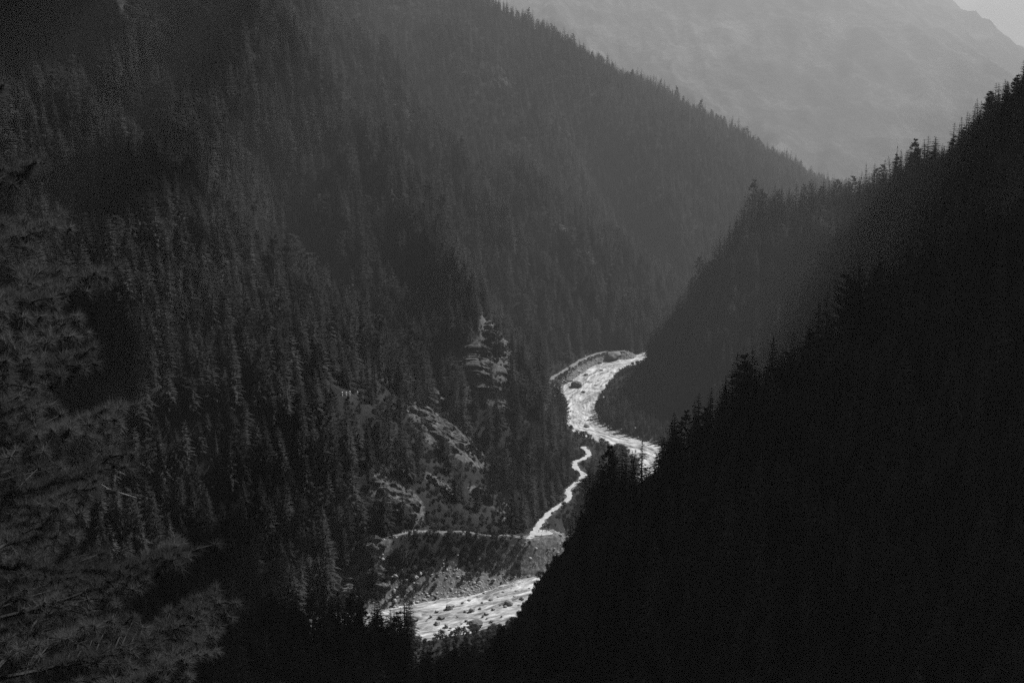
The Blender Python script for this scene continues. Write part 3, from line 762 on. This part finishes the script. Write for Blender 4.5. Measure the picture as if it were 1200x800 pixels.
boulder(596, 707, 0.6, 12, 0, False, 'large rounded grey boulder on the far side of the near rapids')
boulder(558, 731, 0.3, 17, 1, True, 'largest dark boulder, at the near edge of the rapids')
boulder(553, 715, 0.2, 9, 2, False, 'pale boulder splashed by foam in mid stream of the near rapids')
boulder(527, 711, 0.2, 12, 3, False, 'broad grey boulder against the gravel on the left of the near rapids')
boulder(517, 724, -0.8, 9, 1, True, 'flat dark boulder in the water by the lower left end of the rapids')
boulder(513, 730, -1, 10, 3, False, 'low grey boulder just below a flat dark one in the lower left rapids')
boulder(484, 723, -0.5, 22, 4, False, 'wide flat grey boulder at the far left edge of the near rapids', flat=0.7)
for i, (px, py, w) in enumerate([(578, 714, 6), (576, 728, 5), (612, 702, 8), (603, 699, 5), (562, 713, 5), (545, 716, 4), (535, 736, 5), (530, 741, 6), (541, 738, 4), (548, 741, 5), (620, 690, 4), (608, 709, 4), (588, 722, 3), (486, 732, 6), (512, 716, 5),
                                 (590, 694, 5), (575, 703, 5), (560, 699, 4), (550, 703, 5), (542, 706, 4), (567, 695, 4), (583, 690, 4), (600, 687, 4), (612, 683, 5), (570, 719, 6), (566, 722, 4), (571, 724, 3), (550, 729, 6), (546, 727, 4), (541, 730, 3), (523, 733, 7), (528, 736, 4), (505, 722, 5), (501, 725, 3), (586, 709, 3), (592, 711, 5),
                                 (606, 693, 6), (599, 690, 3), (536, 722, 3), (584, 699, 4), (565, 706, 3), (556, 741, 6), (547, 746, 5), (538, 748, 7), (530, 751, 5)]):
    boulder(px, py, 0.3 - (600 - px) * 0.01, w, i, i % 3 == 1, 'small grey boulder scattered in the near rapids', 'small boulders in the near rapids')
for i, (px, py, w) in enumerate([(687, 440, 7), (673, 439, 8), (703, 426, 8), (667, 447, 9), (683, 460, 7), (705, 435, 6), (698, 452, 5), (674, 451, 6), (710, 423, 5), (690, 447, 3), (680, 454, 4), (697, 440, 3),
                                 (701, 447, 4), (669, 466, 4), (672, 474, 3), (714, 424, 4)]):
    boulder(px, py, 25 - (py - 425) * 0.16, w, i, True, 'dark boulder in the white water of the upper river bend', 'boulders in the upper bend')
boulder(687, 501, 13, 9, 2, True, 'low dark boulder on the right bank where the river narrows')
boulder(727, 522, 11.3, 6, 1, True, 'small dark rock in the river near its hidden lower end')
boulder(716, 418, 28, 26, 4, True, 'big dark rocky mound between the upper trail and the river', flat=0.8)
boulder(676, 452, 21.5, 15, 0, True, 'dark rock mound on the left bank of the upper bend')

STONES = bpy.data.collections.new('stone_kinds')
for i in range(4):
    m = rock_mesh(70 + i, 0.7, 2); m.materials.append(M['gravel']); o = bpy.data.objects.new('%02d_stone' % i, m); STONES.objects.link(o)
GX2, GY2 = candidates(-130, 150, 690, 1290, 1.7, 13)
GZ2 = ground_z(GX2, GY2); rd, (rz, hw) = seg_dist(GX2, GY2, RIVER_A)
bank = (rd > hw - 3) & (rd < hw + 16) & (rng.random(GX2.shape) < smooth(hw + 16, hw, rd) * 0.9) & (GZ2 > rz - 1.3)
scree = (np.abs(GX2 + 18) < 62) & (GY2 > 735) & (GY2 < 782) & (grid_lookup(GRAV, GX2, GY2) > 0.25 + 0.3 * rng.random(GX2.shape)) & (rng.random(GX2.shape) < 0.8)
yardstones = (np.hypot(GX2 - YARD[0] - 6, GY2 - YARD[1] - 12) < 9) & (rng.random(GX2.shape) < 0.35)
ok = (bank | scree | yardstones) & seen(GX2, GY2, GZ2 + 2) & (np.hypot(GX2 - YARD[0], GY2 - YARD[1]) > 11)
GX2, GY2, GZ2 = GX2[ok], GY2[ok], GZ2[ok]
S = np.clip(rng.lognormal(-0.75, 0.5, GX2.shape), 0.15, 1.7)
o = scatter('rubble', GX2, GY2, GZ2, S, rng.uniform(0, 6.28, GX2.shape), rng.integers(0, 4, GX2.shape), STONES, 0.3)
tag(o, 'loose pale stones strewn along the river banks', 'rubble', kind='stuff')
print('stones', len(GX2))

# ------------------------------------------------------------------ walkers on the trail
M['dark_cloth'] = rough_mat('dark_cloth', [(0.3, 0.02), (0.7, 0.04)], 8.0)
M['mid_cloth'] = rough_mat('mid_cloth', [(0.3, 0.06), (0.7, 0.1)], 8.0)
M['hair'] = rough_mat('hair', [(0.3, 0.02), (0.7, 0.03)], 20.0)
M['skin'] = rough_mat('skin', [(0.3, 0.25), (0.7, 0.3)], 8.0)
def person_mesh(stride, bend, arm, cloth, legcloth):
    J = {'pelvis': (0, 0, .95), 'waist': (0, bend * .2, 1.1), 'chest': (0, bend * .55, 1.35), 'neck': (0, bend * .8, 1.5), 'head': (0, bend * .95 - .01, 1.6), 'crown': (0, bend * .95, 1.73)}
    rad = {'pelvis': .145, 'waist': .125, 'chest': .15, 'neck': .06, 'head': .095, 'crown': .075}
    E = [('pelvis', 'waist'), ('waist', 'chest'), ('chest', 'neck'), ('neck', 'head'), ('head', 'crown')]
    for s, sg in (('l', -1), ('r', 1)):
        st = stride * sg
        for nm, co, r in (('hip', (.09 * sg, 0, .88), .095), ('knee', (.1 * sg, st * .45 - .03, .49), .065), ('ankle', (.1 * sg, st * .8 + .04, .08), .045), ('toe', (.11 * sg, st * .8 - .14, .04), .04),
                          ('shoulder', (.18 * sg, bend * .6, 1.42), .065), ('elbow', (.23 * sg, bend * .5 + .02 - st * .2, 1.13), .045), ('wrist', (.22 * sg, bend * .4 - .08 - st * .45 - arm * .15, .9 + arm * .18), .033), ('hand', (.21 * sg, bend * .4 - .11 - st * .5 - arm * .2, .81 + arm * .2), .035)):
            J[nm + s] = co; rad[nm + s] = r
        E += [('pelvis', 'hip' + s), ('hip' + s, 'knee' + s), ('knee' + s, 'ankle' + s), ('ankle' + s, 'toe' + s), ('chest', 'shoulder' + s), ('shoulder' + s, 'elbow' + s), ('elbow' + s, 'wrist' + s), ('wrist' + s, 'hand' + s)]
    names = list(J); me = bpy.data.meshes.new('person')
    me.from_pydata([J[n] for n in names], [(names.index(a), names.index(b)) for a, b in E], [])
    o = bpy.data.objects.new('person_source', me); COL.objects.link(o)
    o.modifiers.new('skin', 'SKIN'); sv = me.skin_vertices[0].data
    for i, n in enumerate(names): sv[i].radius = (rad[n], rad[n] * (.75 if n in ('pelvis', 'waist', 'chest') else 1)); sv[i].use_root = n == 'pelvis'
    o.modifiers.new('sub', 'SUBSURF').levels = 1
    dg = bpy.context.evaluated_depsgraph_get(); out = bpy.data.meshes.new_from_object(o.evaluated_get(dg))
    bpy.data.objects.remove(o); out.name = 'person'
    out.materials.clear()
    for m in (cloth, legcloth, M['skin']): out.materials.append(m)
    for p in out.polygons:
        z = p.center.z; p.material_index = 2 if (z > 1.5 or (abs(p.center.x) > .17 and z < .93 and z > .75)) else (1 if z < .97 else 0)
    out.polygons.foreach_set('use_smooth', np.ones(len(out.polygons), dtype=bool))
    bm = bmesh.new(); bmesh.ops.create_icosphere(bm, subdivisions=2, radius=.115)
    for v in list(bm.verts):
        v.co.z *= 1.05; v.co += Vector((0, bend * .95 + .015, 1.665))
    bmesh.ops.delete(bm, geom=[v for v in bm.verts if v.co.z < 1.63 and v.co.y < bend * .95], context='VERTS')
    hm = bpy.data.meshes.new('hair'); bm.to_mesh(hm); bm.free(); hm.materials.append(M['hair'])
    return out, hm
PM = [person_mesh(0.25, -.05, 0, M['dark_cloth'], M['dark_cloth']), person_mesh(0.0, 0, .3, M['mid_cloth'], M['dark_cloth']), person_mesh(-.22, -.08, .6, M['dark_cloth'], M['mid_cloth'])]
for i, (px, py, rz, lb) in enumerate([(631.5, 623.5, 0.4, 'walker in dark clothes at the left of the group on the pale trail'), (634.5, 628.5, 1.8, 'walker in dark clothes nearest the viewer in the trail group'),
                                      (635.8, 622.5, 2.5, 'walker in dark clothes in the middle of the trail group'), (638.8, 624.0, 3.6, 'walker on the trail standing right of the middle walker'),
                                      (640.6, 623.2, 0.2, 'walker in dark clothes second from right in the trail group'), (642.6, 622.2, 5.1, 'rightmost walker of the group on the pale trail')]):
    q = at_z(px, py, YARD[2] + 0.1); bm_, hm_ = PM[i % 3]
    o = link('person', bm_, None, (q[0], q[1], ground_z(q[0], q[1])[0] + 0.29)); o.rotation_euler = (0, 0, rz); tag(o, lb, 'person', 'walkers on the trail')
    link('hair', hm_, o)

# small white posts by the forest trail
for q, lb in zip(POSTS, ('leftmost small white post in the row in the left forest', 'second small white post from the left in the forest row', 'middle small white post in the row in the left forest',
                   'small white post right of the gap in the forest row', 'rightmost small white post in the row in the left forest')):
    bm = bmesh.new(); bmesh.ops.create_cone(bm, cap_ends=True, segments=10, radius1=0.26, radius2=0.22, depth=3.4)
    bmesh.ops.translate(bm, verts=bm.verts, vec=(0, 0, 0.2))
    n0 = len(bm.verts); r = bmesh.ops.create_uvsphere(bm, u_segments=10, v_segments=6, radius=0.42); bmesh.ops.translate(bm, verts=r['verts'], vec=(0, 0, 2.0))
    me = bpy.data.meshes.new('post'); bm.to_mesh(me); bm.free(); me.materials.append(M['paint'])
    o = link('trail_post', me, None, (q[0], q[1], q[2])); tag(o, lb, 'post', 'white posts by the forest trail')

# ------------------------------------------------------------------ the pine close by on the left
def near_pine(base, h, rad, seed, n_levels, label, bare=0.1, per=5):
    rnd = random.Random(seed); root = tag(empty('pine_tree', base), label, 'tree'); nr = np.random.default_rng(seed)
    V, F = [], []
    tube(V, F, [(0, 0, -1), (0.05, 0, h * .3), (-0.05, 0.05, h * .65), (0.03, 0, h * .98)], [0.24, 0.18, 0.1, 0.02], 10)
    link('trunk', mesh_from('pine_trunk', V, F, [M['bark']], smooth_shade=True), root)
    nb = 0
    for i in range(n_levels):
        t = bare + (0.97 - bare) * i / (n_levels - 1); z = t * h
        r = rad * (1.03 - t) ** 0.75
        a0 = rnd.uniform(0, 6.28)
        for b in range(per):
            if nb >= 96: break
            az = a0 + 6.283 * b / per + rnd.uniform(-.3, .3); L = max(0.5, r * rnd.uniform(0.75, 1.12)); rise = rnd.uniform(-.16, .06) + .3 * t
            d = np.array([math.cos(az), math.sin(az), 0]); s = np.array([-d[1], d[0], 0]); o0 = np.array([0, 0, z])
            pos = lambda q, side=0.0: o0 + d * L * q + s * side + np.array([0, 0, L * (rise * q + 0.18 * q ** 3 - 0.1 * q)])
            bv, bf = [], []; ends = []
            tube(bv, bf, [pos(0), pos(.35), pos(.7), pos(1)], [0.042, 0.028, 0.017, 0.007], 5)
            ntw = max(6, int(L * 9))
            for k in range(ntw):
                q = 0.22 + 0.78 * (k + rnd.random() * .6) / ntw; sg = 1 if k % 2 else -1
                tl = rnd.uniform(.4, 1.15) * (1.2 - q * .55) * min(1, L / 2)
                p0 = pos(q); p1 = p0 + d * tl * .7 + s * sg * tl * .8 + np.array([0, 0, rnd.uniform(-.08, .24)])
                tube(bv, bf, [p0, (p0 + p1) / 2 + np.array([0, 0, .02]), p1], [0.014, 0.010, 0.005], 3)
                ends.append((p1, p1 - p0)); ends.append(((p0 + p1) / 2, p1 - p0))
                if rnd.random() < .6: ends.append((p0 + np.array([0, 0, .06]), d + np.array([0, 0, .4])))
            ends.append((pos(1), d))
            bo = link('branch', mesh_from('pine_branch', bv, bf, [M['branch_bark']]), root); nb += 1
            P = []
            for c, ax in ends:
                ax = ax / (np.linalg.norm(ax) + 1e-6); nn = nr.integers(75, 120)
                A = nr.normal(size=(nn, 3)); A /= np.linalg.norm(A, axis=1)[:, None]
                A = A + ax * 0.7 + np.array([0, 0, 0.12]); A /= np.linalg.norm(A, axis=1)[:, None]
                U = np.cross(A, nr.normal(size=(nn, 3))); U /= np.linalg.norm(U, axis=1)[:, None] + 1e-6
                st = c - ax * 0.12 * nr.random((nn, 1)); w = 0.0055
                tip = st + A * nr.uniform(.15, .25, (nn, 1)) + np.array([0, 0, -.02])
                P.append(np.stack([st - U * w, st + U * w, tip], 1).reshape(-1, 3))
            P = np.concatenate(P); me = bpy.data.meshes.new('pine_needles'); nvt = len(P)
            me.vertices.add(nvt); me.vertices.foreach_set('co', P.reshape(-1).astype(np.float32))
            me.loops.add(nvt); me.loops.foreach_set('vertex_index', np.arange(nvt, dtype=np.int32))
            me.polygons.add(nvt // 3); me.polygons.foreach_set('loop_start', np.arange(0, nvt, 3, dtype=np.int32))
            me.materials.append(M['shade_needles']); me.update(calc_edges=True)
            link('needles', me, bo)
    return root
q = at(-75, 95, 22.5); gz = ground_z(q[0], q[1])[0]; base_z = min(gz, q[2] - 11.5)
pine = near_pine((q[0], q[1], base_z), q[2] - base_z, 6.6, 3, 17, 'dark long needled pine standing close by at the left edge')
# pale dead twig caught in it
V, F = [], []
tw = [at(110, 572, 22.4), at(128, 573, 22.3), at(143, 578, 22.25), at(160, 583, 22.2)]
tube(V, F, [tuple(np.array(t) - np.array(pine.location)) for t in tw], [0.012, 0.016, 0.014, 0.008], 6)
tube(V, F, [tuple(tw[1] - np.array(pine.location)), tuple(tw[1] - np.array(pine.location) + np.array([-.18, .1, .07]))], [0.008, 0.004], 5)
o = link('dead_twig', mesh_from('dead_twig', V, F, [M['pale_twig']]), pine); o['label'] = 'bare pale dead twig'

# ------------------------------------------------------------------ unseen cloud added overhead, shaped to shade the near hillsides
SHADE_CLOUD_Z = 1500.0
shade = [(-900, -700), (-900, 1150), (-420, 1260), (-335, 1070), (-262, 930), (-190, 790), (-40, 690), (60, 680), (132, 712), (165, 880), (182, 985), (228, 1075), (256, 1165), (345, 1285), (1100, 1230), (1500, -700)]  # outline of the land that the added cloud is shaped to darken
kx = (SHADE_CLOUD_Z - 100) / math.tan(R(SUN_EL)); sh = np.array([math.sin(R(SUN_AZ)) * kx, math.cos(R(SUN_AZ)) * kx])
poly = np.array(shade, float) + sh
def inside(x, y, P):
    c = False
    for (x0, y0), (x1, y1) in zip(P, np.roll(P, -1, 0)):
        if (y0 > y) != (y1 > y) and x < (x1 - x0) * (y - y0) / (y1 - y0) + x0: c = not c
    return c
def edge_dist(x, y, P):
    return seg_dist(np.array([x]), np.array([y]), [tuple(p) for p in P] + [tuple(P[0])])[0][0]
# hole left in the added cloud so that sun lights the close pine
SUN_GAP = Vector((pine.location.x + 4, pine.location.y, 292))
cm = bmesh.new(); rc = random.Random(9)
for cx in np.arange(poly[:, 0].min(), poly[:, 0].max(), 85):
    for cy_ in np.arange(poly[:, 1].min(), poly[:, 1].max(), 85):
        x, y = cx + rc.uniform(-25, 25), cy_ + rc.uniform(-25, 25)
        if not inside(x, y, poly): continue
        e = edge_dist(x, y, poly); r = min(rc.uniform(80, 150), max(34, e * 1.1)); zc = SHADE_CLOUD_Z + rc.uniform(-20, 40) + 0.2 * min(e, 250)
        c3 = Vector((x, y, zc)) - SUN_GAP; r = min(r, (c3 - sdir * c3.dot(sdir)).length - 26)
        if x < sh[0] - 130 and e < 900:                      # smaller, fewer balls to soften the shade on the left
            r = min(r, (31 + 0.075 * min(e, 270)) * rc.uniform(0.85, 1.15))
            if rc.random() < 0.1: continue
        if x > sh[0] + 190 and y > sh[1] + 725:                # balls left out to let some sun onto the far spur
            r = min(r, rc.uniform(32, 56))
            if rc.random() > 0.45 + 0.5 * (x - sh[0] - 190) / 250: continue
        elif sh[0] - 20 < x < sh[0] + 190 and sh[1] + 520 < y < sh[1] + 650:      # balls left out so some sun catches the near spur's crest
            r = min(r, rc.uniform(34, 60))
            if rc.random() < 0.3: continue
        elif x > sh[0] + 60 and y > sh[1] + 300 and rc.random() < 0.13: continue
        if r < 30: continue
        q = bmesh.ops.create_icosphere(cm, subdivisions=2, radius=r, matrix=Matrix.Translation((x, y, zc)))
        for v in q['verts']: v.co += Vector((rc.uniform(-1, 1), rc.uniform(-1, 1), rc.uniform(-1, 1))) * r * 0.08
me = bpy.data.meshes.new('cloud'); cm.to_mesh(me); cm.free()
me.polygons.foreach_set('use_smooth', np.ones(len(me.polygons), dtype=bool))
m = new_mat('cloud_vapour'); t = NT(m); d1 = t.n('ShaderNodeBsdfDiffuse'); d1.inputs[0].default_value = grey(0.85); t1 = t.n('ShaderNodeBsdfTranslucent'); t1.inputs[0].default_value = grey(0.85)
mx = t.n('ShaderNodeMixShader'); mx.inputs[0].default_value = 0.3; t.l(d1.outputs[0], mx.inputs[1]); t.l(t1.outputs[0], mx.inputs[2])
oo = t.n('ShaderNodeOutputMaterial'); t.l(mx.outputs[0], oo.inputs[0]); me.materials.append(m)
tag(link('cloud', me), 'unseen cloud bank added overhead to shade the near hillsides', 'cloud', kind='stuff')

# grey cloud behind the far peak, beyond the valley air
cm = bmesh.new()
for k in range(420):
    x, y = rc.uniform(-1500, 6500), rc.uniform(10400, 11600); z = rc.uniform(-100, 2300) * (0.75 + 0.25 * math.sin(x / 700))
    q = bmesh.ops.create_icosphere(cm, subdivisions=3, radius=rc.uniform(240, 460), matrix=Matrix.Translation((x, y, z)))
    for v in q['verts']: v.co += Vector((rc.uniform(-1, 1), rc.uniform(-1, 1), rc.uniform(-1, 1))) * 14
me = bpy.data.meshes.new('cloud'); cm.to_mesh(me); cm.free()
me.polygons.foreach_set('use_smooth', np.ones(len(me.polygons), dtype=bool)); me.materials.append(m)
tag(link('cloud', me), 'grey cloud bank filling the sky behind the far mountain peak', 'cloud', kind='stuff')

# ------------------------------------------------------------------ the air
bm = bmesh.new(); bmesh.ops.create_cube(bm, size=1.0)
lo = np.array([gx[0] - 50, gy[0] - 50, float(H.min()) - 1.0]); hi = np.array([gx[-1] + 50, gy[-1] + 50, float(H.max()) + 60.0])
for v in bm.verts: v.co = Vector([lo[i] + (v.co[i] + .5) * (hi[i] - lo[i]) for i in range(3)])
me = bpy.data.meshes.new('haze'); bm.to_mesh(me); bm.free()
m = new_mat('haze_air'); t = NT(m); pv = t.n('ShaderNodeVolumePrincipled'); pv.inputs['Color'].default_value = grey(0.9); pv.inputs['Density'].default_value = HAZE_DENSITY
pv.inputs['Anisotropy'].default_value = 0.3
o_ = t.n('ShaderNodeOutputMaterial'); t.l(pv.outputs[0], o_.inputs['Volume']); me.materials.append(m)
tag(link('haze', me), 'pale haze filling the valley and veiling the far mountains', 'haze', kind='stuff')
print('haze box', lo, hi)
